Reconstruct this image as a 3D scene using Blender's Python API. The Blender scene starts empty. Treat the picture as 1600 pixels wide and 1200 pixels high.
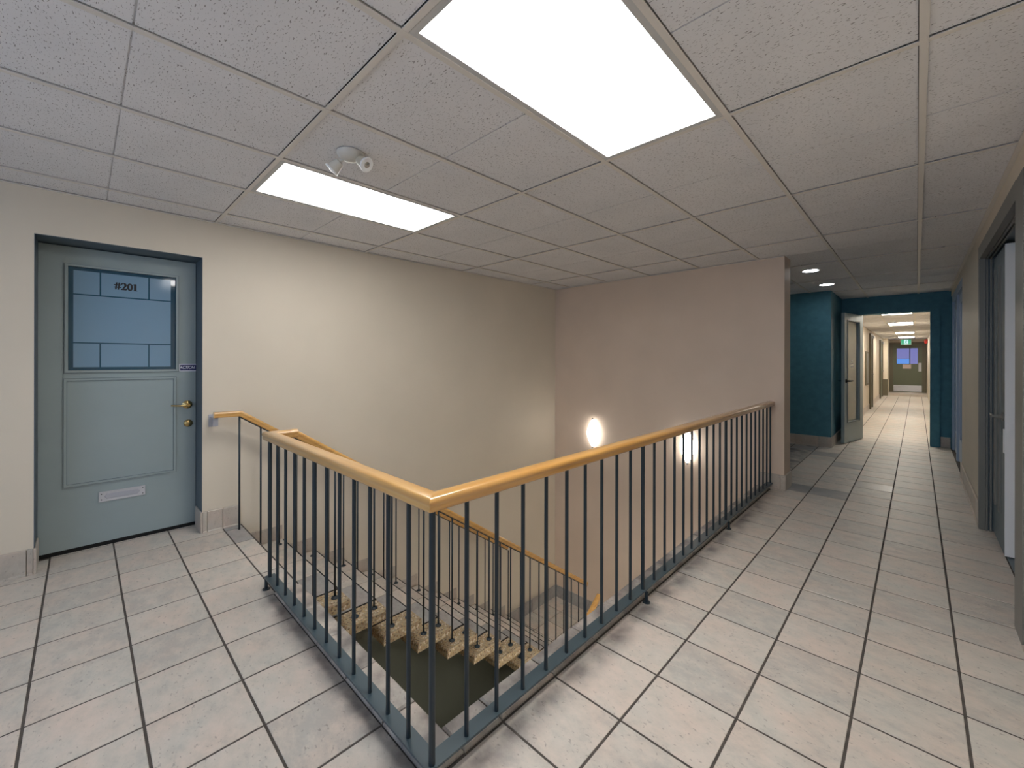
import bpy, bmesh, math, random
from mathutils import Vector, Matrix

random.seed(7)
scene = bpy.context.scene
COL = scene.collection

# ------------------------------------------------------------------ camera
F_PX, CX, CY = 651.574, 805.0202, 562.7537
YAW, ROLL, CAM_H = -0.7666, 0.0018, 1.3233
cam_data = bpy.data.cameras.new('camera')
cam_data.sensor_width = 36.0
cam_data.lens = F_PX / 1600 * 36.0
cam_data.shift_x = -(CX - 800) / 1600
cam_data.shift_y = -(600 - CY) / 1600
cam_data.clip_start = 0.02
cam = bpy.data.objects.new('camera', cam_data)
COL.objects.link(cam)
fw = Vector((math.sin(YAW), math.cos(YAW), 0))
r0 = Vector((math.cos(YAW), -math.sin(YAW), 0))
u0 = Vector((0, 0, 1))
rt = r0 * math.cos(ROLL) + u0 * math.sin(ROLL)
up = -r0 * math.sin(ROLL) + u0 * math.cos(ROLL)
cam.matrix_world = Matrix(((rt.x, up.x, -fw.x, 0), (rt.y, up.y, -fw.y, 0), (rt.z, up.z, -fw.z, CAM_H), (0, 0, 0, 1)))
scene.camera = cam

# ------------------------------------------------------------------ world (daylight outside the window behind the camera)
world = bpy.data.worlds.new('daylight')
scene.world = world
world.use_nodes = True
wn = world.node_tree.nodes['Background']
wn.inputs[0].default_value = (0.55, 0.72, 1.0, 1)
wn.inputs[1].default_value = 3.8

vs = scene.view_settings
vs.view_transform = 'Standard'
vs.look = 'None'
vs.gamma = 1.0
vs.use_curve_mapping = False
vs.exposure = 0.0

L_MAIN = 16.5
L_WELL = 9.8       # troffer lens radiance
L_CORR = 21.0
L_SCONCE = 9.0
L_DOWN = 38.0
L_LOW_FILL = 34.0

# ------------------------------------------------------------------ materials
def new_mat(name):
    m = bpy.data.materials.new(name)
    m.use_nodes = True
    return m, m.node_tree.nodes, m.node_tree.links, m.node_tree.nodes['Principled BSDF']

def mat(name, col, rough=0.5, metal=0.0, noise=0.0, nscale=6.0, bump=0.0, bscale=120.0, spec=0.5, coat=0.0):
    m, N, L, b = new_mat(name)
    b.inputs['Roughness'].default_value = rough
    b.inputs['Metallic'].default_value = metal
    b.inputs['Specular IOR Level'].default_value = spec
    b.inputs['Coat Weight'].default_value = coat
    b.inputs['Base Color'].default_value = (*col, 1)
    tc = N.new('ShaderNodeTexCoord')
    if noise > 0:
        n = N.new('ShaderNodeTexNoise'); n.inputs['Scale'].default_value = nscale; n.inputs['Detail'].default_value = 5
        L.new(tc.outputs['Object'], n.inputs['Vector'])
        r = N.new('ShaderNodeMapRange')
        r.inputs[1].default_value = 0.3; r.inputs[2].default_value = 0.7
        r.inputs[3].default_value = 1 - noise; r.inputs[4].default_value = 1 + noise
        L.new(n.outputs['Fac'], r.inputs[0])
        mx = N.new('ShaderNodeVectorMath'); mx.operation = 'SCALE'
        mx.inputs[0].default_value = col
        L.new(r.outputs[0], mx.inputs['Scale'])
        L.new(mx.outputs[0], b.inputs['Base Color'])
    if bump > 0:
        n2 = N.new('ShaderNodeTexNoise'); n2.inputs['Scale'].default_value = bscale; n2.inputs['Detail'].default_value = 3
        L.new(tc.outputs['Object'], n2.inputs['Vector'])
        bp = N.new('ShaderNodeBump'); bp.inputs['Strength'].default_value = bump; bp.inputs['Distance'].default_value = 0.004
        L.new(n2.outputs['Fac'], bp.inputs['Height'])
        L.new(bp.outputs[0], b.inputs['Normal'])
    return m

def emit(name, col, strength, base=0.8):
    m, N, L, b = new_mat(name)
    b.inputs['Base Color'].default_value = (base, base, base, 1)
    b.inputs['Emission Color'].default_value = (*col, 1)
    b.inputs['Emission Strength'].default_value = strength
    return m

def tile_mat(name, c1, c2, c3, rough=0.32, spread=1.0, grime=False):
    """glazed mottled stoneware: every object gets its own tone"""
    m, N, L, b = new_mat(name)
    tc = N.new('ShaderNodeTexCoord'); oi = N.new('ShaderNodeObjectInfo')
    off = N.new('ShaderNodeVectorMath'); off.operation = 'SCALE'; off.inputs[0].default_value = (37, 19, 5)
    L.new(oi.outputs['Random'], off.inputs['Scale'])
    add = N.new('ShaderNodeVectorMath'); add.operation = 'ADD'
    L.new(tc.outputs['Object'], add.inputs[0]); L.new(off.outputs[0], add.inputs[1])
    st = N.new('ShaderNodeMapping'); st.inputs['Rotation'].default_value = (0, 0, 0.6); st.inputs['Scale'].default_value = (1, 1.6, 1)
    L.new(add.outputs[0], st.inputs['Vector'])
    n = N.new('ShaderNodeTexNoise'); n.inputs['Scale'].default_value = 11.0; n.inputs['Detail'].default_value = 10; n.inputs['Roughness'].default_value = 0.72
    L.new(st.outputs[0], n.inputs['Vector'])
    a = N.new('ShaderNodeMath'); a.operation = 'MULTIPLY_ADD'; a.inputs[1].default_value = 0.42 * spread; a.inputs[2].default_value = -0.21 * spread
    L.new(oi.outputs['Random'], a.inputs[0])
    s = N.new('ShaderNodeMath'); s.operation = 'ADD'
    L.new(n.outputs['Fac'], s.inputs[0]); L.new(a.outputs[0], s.inputs[1])
    cr = N.new('ShaderNodeValToRGB')
    e = cr.color_ramp.elements
    e[0].position = 0.34; e[0].color = (*c1, 1)
    e[1].position = 0.66; e[1].color = (*c3, 1)
    k = e.new(0.5); k.color = (*c2, 1)
    L.new(s.outputs[0], cr.inputs[0])
    hn = N.new('ShaderNodeTexNoise'); hn.inputs['Scale'].default_value = 5.0; hn.inputs['Detail'].default_value = 3
    L.new(add.outputs[0], hn.inputs['Vector'])
    hr = N.new('ShaderNodeValToRGB'); he = hr.color_ramp.elements
    he[0].position = 0.34; he[0].color = (0.965, 1.0, 1.0, 1); he[1].position = 0.66; he[1].color = (1.045, 0.985, 0.955, 1)
    L.new(hn.outputs['Fac'], hr.inputs[0])
    hm = N.new('ShaderNodeMix'); hm.data_type = 'RGBA'; hm.blend_type = 'MULTIPLY'; hm.inputs[0].default_value = 1.0
    L.new(cr.outputs[0], hm.inputs[6]); L.new(hr.outputs[0], hm.inputs[7])
    # small dark flecks
    n2 = N.new('ShaderNodeTexNoise'); n2.inputs['Scale'].default_value = 55; n2.inputs['Detail'].default_value = 2
    L.new(st.outputs[0], n2.inputs['Vector'])
    fl = N.new('ShaderNodeMapRange'); fl.inputs[1].default_value = 0.64; fl.inputs[2].default_value = 0.74; fl.inputs[3].default_value = 0; fl.inputs[4].default_value = 0.5
    L.new(n2.outputs['Fac'], fl.inputs[0])
    mx = N.new('ShaderNodeMix'); mx.data_type = 'RGBA'
    L.new(fl.outputs[0], mx.inputs[0]); L.new(hm.outputs[2], mx.inputs[6]); mx.inputs[7].default_value = (0.16, 0.14, 0.13, 1)
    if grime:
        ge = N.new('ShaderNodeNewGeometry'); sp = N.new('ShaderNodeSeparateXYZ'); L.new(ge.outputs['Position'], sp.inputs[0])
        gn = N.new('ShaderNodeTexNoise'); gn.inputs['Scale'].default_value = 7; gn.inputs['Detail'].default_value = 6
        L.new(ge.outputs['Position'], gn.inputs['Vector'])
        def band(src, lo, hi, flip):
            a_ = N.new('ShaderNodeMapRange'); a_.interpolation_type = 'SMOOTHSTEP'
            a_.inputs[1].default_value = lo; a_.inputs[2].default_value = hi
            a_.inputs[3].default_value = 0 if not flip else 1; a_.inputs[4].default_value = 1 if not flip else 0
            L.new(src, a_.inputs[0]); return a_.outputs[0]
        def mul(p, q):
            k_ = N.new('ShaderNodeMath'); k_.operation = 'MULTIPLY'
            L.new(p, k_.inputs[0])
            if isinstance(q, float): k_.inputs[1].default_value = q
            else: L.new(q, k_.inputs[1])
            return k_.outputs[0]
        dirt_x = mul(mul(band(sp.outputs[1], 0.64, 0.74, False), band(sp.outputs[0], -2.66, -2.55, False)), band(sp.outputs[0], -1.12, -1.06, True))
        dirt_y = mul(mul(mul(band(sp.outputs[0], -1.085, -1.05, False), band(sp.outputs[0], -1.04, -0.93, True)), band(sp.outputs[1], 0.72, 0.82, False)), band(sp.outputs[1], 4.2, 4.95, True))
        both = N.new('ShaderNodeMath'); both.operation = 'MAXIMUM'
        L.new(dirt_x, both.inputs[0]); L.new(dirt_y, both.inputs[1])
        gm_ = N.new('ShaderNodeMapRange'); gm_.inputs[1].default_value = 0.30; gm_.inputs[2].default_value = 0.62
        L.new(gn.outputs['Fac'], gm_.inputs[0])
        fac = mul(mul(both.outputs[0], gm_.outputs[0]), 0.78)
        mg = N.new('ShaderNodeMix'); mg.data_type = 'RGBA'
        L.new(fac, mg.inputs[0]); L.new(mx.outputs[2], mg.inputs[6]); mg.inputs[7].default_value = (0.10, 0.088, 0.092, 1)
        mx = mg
    L.new(mx.outputs[2], b.inputs['Base Color'])
    rr = N.new('ShaderNodeMapRange'); rr.inputs[3].default_value = rough - 0.06; rr.inputs[4].default_value = rough + 0.12
    L.new(n.outputs['Fac'], rr.inputs[0]); L.new(rr.outputs[0], b.inputs['Roughness'])
    bp = N.new('ShaderNodeBump'); bp.inputs['Strength'].default_value = 0.12; bp.inputs['Distance'].default_value = 0.004
    L.new(n.outputs['Fac'], bp.inputs['Height']); L.new(bp.outputs[0], b.inputs['Normal'])
    return m

def wood_mat(name, c1, c2, rough=0.3, axis='Y'):
    m, N, L, b = new_mat(name)
    tc = N.new('ShaderNodeTexCoord'); mp = N.new('ShaderNodeMapping')
    mp.inputs['Scale'].default_value = {'Y': (30, 1.2, 30), 'X': (1.2, 30, 30)}[axis]
    L.new(tc.outputs['Object'], mp.inputs['Vector'])
    n = N.new('ShaderNodeTexNoise'); n.inputs['Scale'].default_value = 1.6; n.inputs['Detail'].default_value = 6
    L.new(mp.outputs[0], n.inputs['Vector'])
    cr = N.new('ShaderNodeValToRGB')
    cr.color_ramp.elements[0].position = 0.3; cr.color_ramp.elements[0].color = (*c1, 1)
    cr.color_ramp.elements[1].position = 0.7; cr.color_ramp.elements[1].color = (*c2, 1)
    L.new(n.outputs['Fac'], cr.inputs[0]); L.new(cr.outputs[0], b.inputs['Base Color'])
    b.inputs['Roughness'].default_value = rough
    b.inputs['Coat Weight'].default_value = 1.0
    b.inputs['Coat Roughness'].default_value = 0.14
    b.inputs['Coat IOR'].default_value = 1.7
    return m

def ceiling_mat(name):
    m, N, L, b = new_mat(name)
    tc = N.new('ShaderNodeTexCoord'); oi = N.new('ShaderNodeObjectInfo')
    off = N.new('ShaderNodeVectorMath'); off.operation = 'SCALE'; off.inputs[0].default_value = (23, 41, 0)
    L.new(oi.outputs['Random'], off.inputs['Scale'])
    add = N.new('ShaderNodeVectorMath'); add.operation = 'ADD'
    L.new(tc.outputs['Object'], add.inputs[0]); L.new(off.outputs[0], add.inputs[1])
    # short dark fissures: thresholded, stretched noise broken by a second one
    mp = N.new('ShaderNodeMapping'); mp.inputs['Scale'].default_value = (75, 215, 1); mp.inputs['Rotation'].default_value = (0, 0, 0.35)
    L.new(add.outputs[0], mp.inputs['Vector'])
    n = N.new('ShaderNodeTexNoise'); n.inputs['Scale'].default_value = 1.0; n.inputs['Detail'].default_value = 1.5; n.inputs['Distortion'].default_value = 0.6
    L.new(mp.outputs[0], n.inputs['Vector'])
    a = N.new('ShaderNodeMapRange'); a.inputs[1].default_value = 0.635; a.inputs[2].default_value = 0.675
    L.new(n.outputs['Fac'], a.inputs[0])
    n3 = N.new('ShaderNodeTexNoise'); n3.inputs['Scale'].default_value = 3; n3.inputs['Detail'].default_value = 4
    L.new(add.outputs[0], n3.inputs['Vector'])
    cr = N.new('ShaderNodeValToRGB')
    cr.color_ramp.elements[0].position = 0.3; cr.color_ramp.elements[0].color = (0.755, 0.75, 0.765, 1)
    cr.color_ramp.elements[1].position = 0.7; cr.color_ramp.elements[1].color = (0.815, 0.805, 0.82, 1)
    L.new(n3.outputs['Fac'], cr.inputs[0])
    mx = N.new('ShaderNodeMix'); mx.data_type = 'RGBA'
    sc = N.new('ShaderNodeMath'); sc.operation = 'MULTIPLY'; sc.inputs[1].default_value = 0.72
    L.new(a.outputs[0], sc.inputs[0])
    L.new(sc.outputs[0], mx.inputs[0]); L.new(cr.outputs[0], mx.inputs[6]); mx.inputs[7].default_value = (0.10, 0.085, 0.08, 1)
    L.new(mx.outputs[2], b.inputs['Base Color'])
    b.inputs['Roughness'].default_value = 0.92
    b.inputs['Specular IOR Level'].default_value = 0.15
    return m

def aggregate_mat(name):
    m, N, L, b = new_mat(name)
    tc = N.new('ShaderNodeTexCoord')
    v = N.new('ShaderNodeTexVoronoi'); v.inputs['Scale'].default_value = 75
    L.new(tc.outputs['Object'], v.inputs['Vector'])
    sep = N.new('ShaderNodeSeparateColor'); L.new(v.outputs['Color'], sep.inputs[0])
    cr = N.new('ShaderNodeValToRGB'); cr.color_ramp.interpolation = 'CONSTANT'
    e = cr.color_ramp.elements
    e[0].position = 0; e[0].color = (0.42, 0.31, 0.17, 1)
    e[1].position = 0.85; e[1].color = (0.62, 0.53, 0.40, 1)
    for p, c in ((0.22, (0.30, 0.19, 0.10)), (0.38, (0.50, 0.37, 0.21)), (0.58, (0.38, 0.26, 0.17)), (0.72, (0.20, 0.14, 0.09))):
        k = e.new(p); k.color = (*c, 1)
    L.new(sep.outputs[0], cr.inputs[0])
    edge = N.new('ShaderNodeMapRange'); edge.inputs[1].default_value = 0.45; edge.inputs[2].default_value = 0.7
    L.new(v.outputs['Distance'], edge.inputs[0])
    mx = N.new('ShaderNodeMix'); mx.data_type = 'RGBA'
    L.new(edge.outputs[0], mx.inputs[0]); L.new(cr.outputs[0], mx.inputs[6]); mx.inputs[7].default_value = (0.40, 0.33, 0.22, 1)
    L.new(mx.outputs[2], b.inputs['Base Color'])
    b.inputs['Roughness'].default_value = 0.65
    bp = N.new('ShaderNodeBump'); bp.inputs['Strength'].default_value = 0.5; bp.inputs['Distance'].default_value = 0.003; bp.invert = True
    L.new(v.outputs['Distance'], bp.inputs['Height']); L.new(bp.outputs[0], b.inputs['Normal'])
    return m

def glass_mat(name, tint=(0.9, 0.95, 0.95)):
    m, N, L, b = new_mat(name)
    b.inputs['Base Color'].default_value = (*tint, 1)
    b.inputs['Transmission Weight'].default_value = 0.9
    b.inputs['Roughness'].default_value = 0.03
    b.inputs['IOR'].default_value = 1.45
    return m

M = {}
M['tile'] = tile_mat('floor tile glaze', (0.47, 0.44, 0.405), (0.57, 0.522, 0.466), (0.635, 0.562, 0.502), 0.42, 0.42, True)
M['tile_grey'] = tile_mat('grey floor tile glaze', (0.28, 0.275, 0.275), (0.345, 0.335, 0.33), (0.40, 0.385, 0.375), 0.30, 0.4)
M['base_tile'] = tile_mat('skirting tile glaze', (0.44, 0.39, 0.345), (0.50, 0.445, 0.39), (0.54, 0.48, 0.43), 0.35, 0.5)
M['grout'] = mat('dark grout', (0.078, 0.067, 0.058), 0.95, noise=0.25, nscale=30)
M['grout_light'] = mat('skirting grout', (0.20, 0.17, 0.15), 0.95)
M['wall'] = mat('cream wall paint', (0.70, 0.625, 0.515), 0.55, noise=0.03, nscale=1.5, bump=0.06, bscale=260)
M['wall_pink'] = mat('warm beige wall vinyl', (0.70, 0.565, 0.455), 0.6, noise=0.04, nscale=2.0, bump=0.10, bscale=420)
M['teal'] = mat('deep teal wall paint', (0.062, 0.205, 0.275), 0.6, noise=0.12, nscale=14, bump=0.08, bscale=300)
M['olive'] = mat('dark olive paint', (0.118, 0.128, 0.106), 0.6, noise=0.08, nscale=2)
M['olive_door'] = mat('olive green door paint', (0.13, 0.145, 0.095), 0.45)
M['olive_frame'] = mat('brown olive frame paint', (0.13, 0.115, 0.075), 0.5)
M['ceil'] = ceiling_mat('mineral fibre tile')
M['tee'] = mat('ceiling tee enamel', (0.74, 0.70, 0.65), 0.45)
M['troffer'] = mat('troffer frame enamel', (0.55, 0.55, 0.54), 0.4)
M['plenum'] = mat('plenum grey', (0.10, 0.095, 0.09), 0.9)
M['door'] = mat('blue grey door paint', (0.30, 0.365, 0.375), 0.42, noise=0.04, nscale=3)
M['door_dark'] = mat('slate frame paint', (0.125, 0.165, 0.185), 0.4)
M['jamb_blue'] = mat('slate blue jamb paint', (0.090, 0.122, 0.150), 0.45)
M['trim_grey'] = mat('grey olive casing paint', (0.165, 0.165, 0.15), 0.4)
M['pale_door'] = mat('pale blue grey door', (0.36, 0.46, 0.60), 0.4)
M['white_paint'] = mat('white paint', (0.82, 0.83, 0.85), 0.4)
M['black'] = mat('black gap', (0.004, 0.004, 0.004), 0.9)
M['oak_y'] = wood_mat('honey oak along y', (0.56, 0.275, 0.065), (0.70, 0.40, 0.12), 0.3, 'Y')
M['oak_x'] = wood_mat('honey oak along x', (0.56, 0.275, 0.065), (0.70, 0.40, 0.12), 0.3, 'X')
M['iron'] = mat('dark teal painted steel', (0.012, 0.024, 0.034), 0.38)
M['iron_bar'] = mat('slate painted steel bar', (0.060, 0.090, 0.105), 0.4)
M['agg'] = aggregate_mat('exposed aggregate concrete')
M['brass'] = mat('antique brass', (0.50, 0.38, 0.17), 0.22, 1.0)
M['chrome'] = mat('satin chrome', (0.60, 0.60, 0.61), 0.25, 1.0)
M['alu'] = mat('satin aluminium', (0.56, 0.57, 0.60), 0.38, 0.25)
M['plastic'] = mat('off white plastic', (0.62, 0.60, 0.55), 0.4)
M['plastic_old'] = mat('yellowed plastic', (0.55, 0.50, 0.40), 0.4)
M['bracket'] = mat('pale grey bracket', (0.42, 0.43, 0.48), 0.4)
M['glass'] = glass_mat('clear glass')
M['glass_dark'] = mat('dark teal glass', (0.012, 0.065, 0.11), 0.04, spec=0.6)
M['film'] = mat('frosted window film', (0.19, 0.32, 0.45), 0.10, spec=0.5, noise=0.03, nscale=2)
M['ink'] = mat('black lettering', (0.006, 0.006, 0.008), 0.5)
M['navy'] = mat('navy sticker', (0.012, 0.016, 0.11), 0.35)
M['sticker_white'] = mat('white print', (0.75, 0.77, 0.85), 0.4)
M['lens'] = emit('troffer lens', (1.0, 0.985, 0.965), L_MAIN)
M['lens_well'] = emit('older troffer lens', (1.0, 0.985, 0.955), L_WELL)
M['lens_corr'] = emit('corridor troffer lens', (1.0, 0.94, 0.83), L_CORR)
M['lens_sconce'] = emit('sconce glass', (1.0, 0.975, 0.91), L_SCONCE)
M['lens_low_fill'] = emit('added lower storey fill lens', (1.0, 0.95, 0.86), L_LOW_FILL)
M['lens_down'] = emit('downlight lens', (0.86, 0.94, 1.0), L_DOWN)
M['exit_green'] = emit('exit sign green', (0.0, 0.36, 0.18), 1.0, 0.02)
M['exit_white'] = emit('exit sign white', (0.62, 0.85, 0.95), 1.0, 0.05)
M['red'] = mat('red enamel', (0.55, 0.03, 0.015), 0.3)
M['paper'] = mat('printed notice', (0.62, 0.50, 0.46), 0.7)
M['pane_day'] = emit('frosted pane in daylight', (0.16, 0.17, 0.44), 1.0, 0.03)
M['pane_day2'] = emit('frosted pane with brighter daylight', (0.09, 0.27, 0.75), 1.0, 0.03)

# ------------------------------------------------------------------ mesh builder
class MB:
    def __init__(s):
        s.v = []; s.f = []; s.smooth = []
    def add(s, verts, faces, smooth=False):
        o = len(s.v)
        s.v += [tuple(v) for v in verts]
        for f in faces:
            s.f.append(tuple(i + o for i in f)); s.smooth.append(smooth)
        return s
    def box(s, x0, x1, y0, y1, z0, z1):
        v = [(x, y, z) for z in (z0, z1) for y in (y0, y1) for x in (x0, x1)]
        return s.add(v, [(0, 2, 3, 1), (4, 5, 7, 6), (0, 1, 5, 4), (2, 6, 7, 3), (0, 4, 6, 2), (1, 3, 7, 5)])
    def bbox(s, x0, x1, y0, y1, z0, z1, b=0.003, top=True):
        """box with its top edges chamfered (16-ish faces)"""
        v = [(x, y, z0) for y in (y0, y1) for x in (x0, x1)]
        v += [(x, y, z1 - b) for y in (y0, y1) for x in (x0, x1)]
        v += [(x, y, z1) for y in (y0 + b, y1 - b) for x in (x0 + b, x1 - b)]
        f = [(0, 2, 3, 1), (8, 9, 11, 10)]
        for a in (0, 4):
            f += [(a, a + 1, a + 5, a + 4), (a + 2, a + 6, a + 7, a + 3), (a, a + 4, a + 6, a + 2), (a + 1, a + 3, a + 7, a + 5)]
        return s.add(v, f)
    def cyl(s, p0, p1, r0, r1=None, n=12, caps=True):
        p0 = Vector(p0); p1 = Vector(p1); r1 = r0 if r1 is None else r1
        d = (p1 - p0).normalized()
        a = d.orthogonal().normalized(); b = d.cross(a)
        o = len(s.v)
        for p, r in ((p0, r0), (p1, r1)):
            for i in range(n):
                t = 2 * math.pi * i / n
                s.v.append(tuple(p + a * r * math.cos(t) + b * r * math.sin(t)))
        for i in range(n):
            j = (i + 1) % n
            s.f.append((o + i, o + j, o + n + j, o + n + i)); s.smooth.append(True)
        if caps:
            s.f.append(tuple(o + i for i in range(n - 1, -1, -1))); s.smooth.append(False)
            s.f.append(tuple(o + n + i for i in range(n))); s.smooth.append(False)
        return s
    def lathe(s, origin, axis, prof, n=24, sx=None):
        """prof: list of (radius, height along axis)"""
        o = len(s.v); origin = Vector(origin); d = Vector(axis).normalized()
        a = d.orthogonal().normalized() if sx is None else Vector(sx[0]).normalized()
        b = d.cross(a); ka, kb = (1, 1) if sx is None else (sx[1], sx[2])
        for r, h in prof:
            for i in range(n):
                t = 2 * math.pi * i / n
                s.v.append(tuple(origin + d * h + a * r * ka * math.cos(t) + b * r * kb * math.sin(t)))
        for k in range(len(prof) - 1):
            for i in range(n):
                j = (i + 1) % n
                s.f.append((o + k * n + i, o + k * n + j, o + (k + 1) * n + j, o + (k + 1) * n + i)); s.smooth.append(True)
        s.f.append(tuple(o + i for i in range(n - 1, -1, -1))); s.smooth.append(False)
        m = (len(prof) - 1) * n
        s.f.append(tuple(o + m + i for i in range(n))); s.smooth.append(False)
        return s
    def sweep(s, path, prof, smooth=True):
        """profile (u sideways, v up) swept along a polyline with mitred joints"""
        P = [Vector(p) for p in path]
        D = [(P[i + 1] - P[i]).normalized() for i in range(len(P) - 1)]
        rings = []
        for i in range(len(P)):
            d = D[min(i, len(D) - 1)] if i < len(D) else D[-1]
            side = d.cross(Vector((0, 0, 1))).normalized(); upv = side.cross(d)
            ring = [P[i] + side * u + upv * v for u, v in prof]
            if 0 < i < len(P) - 1:
                nrm = (D[i - 1] + D[i]).normalized()
                ring = [q + D[i] * ((P[i] - q).dot(nrm) / D[i].dot(nrm)) for q in ring]
            rings.append(ring)
        o = len(s.v); n = len(prof)
        for ring in rings: s.v += [tuple(q) for q in ring]
        for k in range(len(rings) - 1):
            for i in range(n):
                j = (i + 1) % n
                s.f.append((o + k * n + i, o + k * n + j, o + (k + 1) * n + j, o + (k + 1) * n + i)); s.smooth.append(smooth)
        s.f.append(tuple(o + i for i in range(n - 1, -1, -1))); s.smooth.append(False)
        m = (len(rings) - 1) * n
        s.f.append(tuple(o + m + i for i in range(n))); s.smooth.append(False)
        return s
    def mesh(s, name, material):
        me = bpy.data.meshes.new(name)
        me.from_pydata(s.v, [], s.f)
        me.polygons.foreach_set('use_smooth', s.smooth)
        bm = bmesh.new(); bm.from_mesh(me)
        bmesh.ops.recalc_face_normals(bm, faces=bm.faces)
        if any(s.smooth):
            for e in bm.edges:
                if len(e.link_faces) == 2 and e.calc_face_angle(0) > 0.75: e.smooth = False
        bm.to_mesh(me); bm.free()
        me.materials.append(M[material] if isinstance(material, str) else material)
        return me
    def build(s, name, material, parent=None, loc=(0, 0, 0)):
        return link(name, s.mesh(name, material), parent, loc)

def link(name, me, parent=None, loc=(0, 0, 0), rot=None):
    o = bpy.data.objects.new(name, me)
    COL.objects.link(o)
    o.location = loc
    if rot: o.rotation_euler = rot
    o.parent = parent
    return o

def tag(o, label, cat, group=None, kind=None):
    o['label'] = label; o['category'] = cat
    if group: o['group'] = group
    if kind: o['kind'] = kind
    return o

def empty(name, loc, label, cat, group=None, kind=None, rz=0):
    o = bpy.data.objects.new(name, None); COL.objects.link(o)
    o.location = loc; o.rotation_euler = (0, 0, rz); o.empty_display_size = 0.1
    return tag(o, label, cat, group, kind)

def box(name, b, material, parent=None, off=(0, 0, 0)):
    """box given in world coordinates, stored relative to the parent's origin `off`"""
    c = [(b[0] + b[1]) / 2, (b[2] + b[3]) / 2, b[4]]
    m = MB().box(b[0] - c[0], b[1] - c[0], b[2] - c[1], b[3] - c[1], 0, b[5] - b[4])
    return m.build(name, material, parent, (c[0] - off[0], c[1] - off[1], c[2] - off[2]))

_font_cache = {}
def text_part(name, body, size, material, parent, matrix, shear=0.0, offset=0.0, extrude=0.0006, sx=1.0):
    cu = bpy.data.curves.new(name, 'FONT')
    cu.body = body; cu.size = size; cu.shear = shear; cu.offset = offset; cu.extrude = extrude
    cu.align_x = 'CENTER'; cu.align_y = 'CENTER'
    tmp = bpy.data.objects.new(name + '_tmp', cu); COL.objects.link(tmp)
    dg = bpy.context.evaluated_depsgraph_get()
    me = bpy.data.meshes.new_from_object(tmp.evaluated_get(dg))
    bpy.data.objects.remove(tmp); bpy.data.curves.remove(cu)
    me.transform(Matrix.Diagonal((sx, 1, 1, 1)))
    me.materials.clear(); me.materials.append(M[material])
    o = link(name, me, parent)
    o.matrix_local = matrix
    return o

# ------------------------------------------------------------------ key dimensions
XL, XR = -3.93, 0.375          # left and right wall faces
YB, YB2 = 4.95, 5.22           # stairwell end wall
XE = -0.97                     # its free end beside the passage
CZ = 2.3864                    # ceiling
YH = 9.15                      # teal header wall
TOP = CZ + 0.16
GX0, GPX = -0.7847, 0.3055     # floor tile grid
GY0, GPY = 1.375, 0.3045
CTX0, CTP = -1.2031, 0.6096    # ceiling grid
CTY0, CTQ = 1.9401, 1.2192
YW = -2.6                      # window wall behind the camera
ZLOW = -3.1
WELLX, WELLY = -1.225, 0.893

# ------------------------------------------------------------------ floor
fl = MB()
fl.box(XL - 0.32, XR + 0.2, YW - 0.2, WELLY, -0.28, -0.002)
fl.box(WELLX, XR + 0.2, WELLY, YB2, -0.28, -0.002)
fl.box(-2.6, XR + 0.2, YB2, YH + 0.2, -0.28, -0.002)
fl.box(-1.1, XR + 0.2, YH + 0.2, 23.0, -0.28, -0.002)
floor = tag(fl.build('floor', 'grout'), 'beige glazed tile floor of the landing and corridor with dark grout lines', 'floor', kind='structure')

GAP = 0.0045
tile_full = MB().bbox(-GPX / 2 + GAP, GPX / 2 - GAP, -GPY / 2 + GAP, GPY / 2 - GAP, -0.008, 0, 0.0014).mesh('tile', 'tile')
grey_full = MB().bbox(-GPX / 2 + GAP, GPX / 2 - GAP, -GPY / 2 + GAP, GPY / 2 - GAP, -0.008, 0, 0.0014).mesh('tile', 'tile_grey')
def cell(i, j): return GX0 + i * GPX, GX0 + (i + 1) * GPX, GY0 + j * GPY, GY0 + (j + 1) * GPY
GREY = {(-1, 12), (-2, 12), (0, 12), (-1, 19), (-2, 20), (0, 17), (1, 14), (-11, -2), (-10, -2)}
far = MB(); ntiles = 0
for j in range(-14, 71):
    for i in range(-12, 5):
        x0, x1, y0, y1 = cell(i, j)
        if x0 > XR + 0.1 or y1 > 22.7 or x1 < XL - 0.26: continue
        if y0 > 9.0 and x1 < -1.0: continue
        if x1 < XL + 0.02 and not (-0.22 < (y0 + y1) / 2 < 0.65): continue
        a, b, c, d = x0, x1, y0, y1
        clipped = False
        if y0 > 0.7 and y0 < 0.8 and x0 < -1.1:            # strip of cut tiles along the stairwell edge
            if x0 > -2.72: continue
            d = 0.888; clipped = True
            if b > -2.62: b = -2.62
        elif y0 > 0.8 and x1 < -1.05:
            if y1 < YB2 - 0.02 or x0 < -2.3: continue
            if y0 < YB2: c = YB2 - 0.03; clipped = True
        if 0.45 < y0 < 0.5 and -2.75 < x0 < -1.2: d = 0.7565; clipped = True
        if x0 < XL - 0.27: a = XL - 0.27; clipped = True
        if b > XR + 0.02 and not (2.9 < y0 < 5.0): b = XR; clipped = True
        if b - a < 0.03 or d - c < 0.03: continue
        if j < -6 or y0 > 9.1:
            far.box(a + GAP, b - GAP, c + GAP, d - GAP, -0.005, 0); continue
        grey = (i, j) in GREY
        ntiles += 1
        if clipped:
            hx, hy = (b - a) / 2 - GAP, (d - c) / 2 - GAP
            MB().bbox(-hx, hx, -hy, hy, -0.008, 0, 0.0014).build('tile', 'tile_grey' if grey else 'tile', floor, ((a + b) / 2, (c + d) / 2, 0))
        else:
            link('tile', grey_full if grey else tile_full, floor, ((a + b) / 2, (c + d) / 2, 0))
far_o = far.build('distant_tiles', 'tile', floor)
far_o['kind'] = 'stuff'

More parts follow.
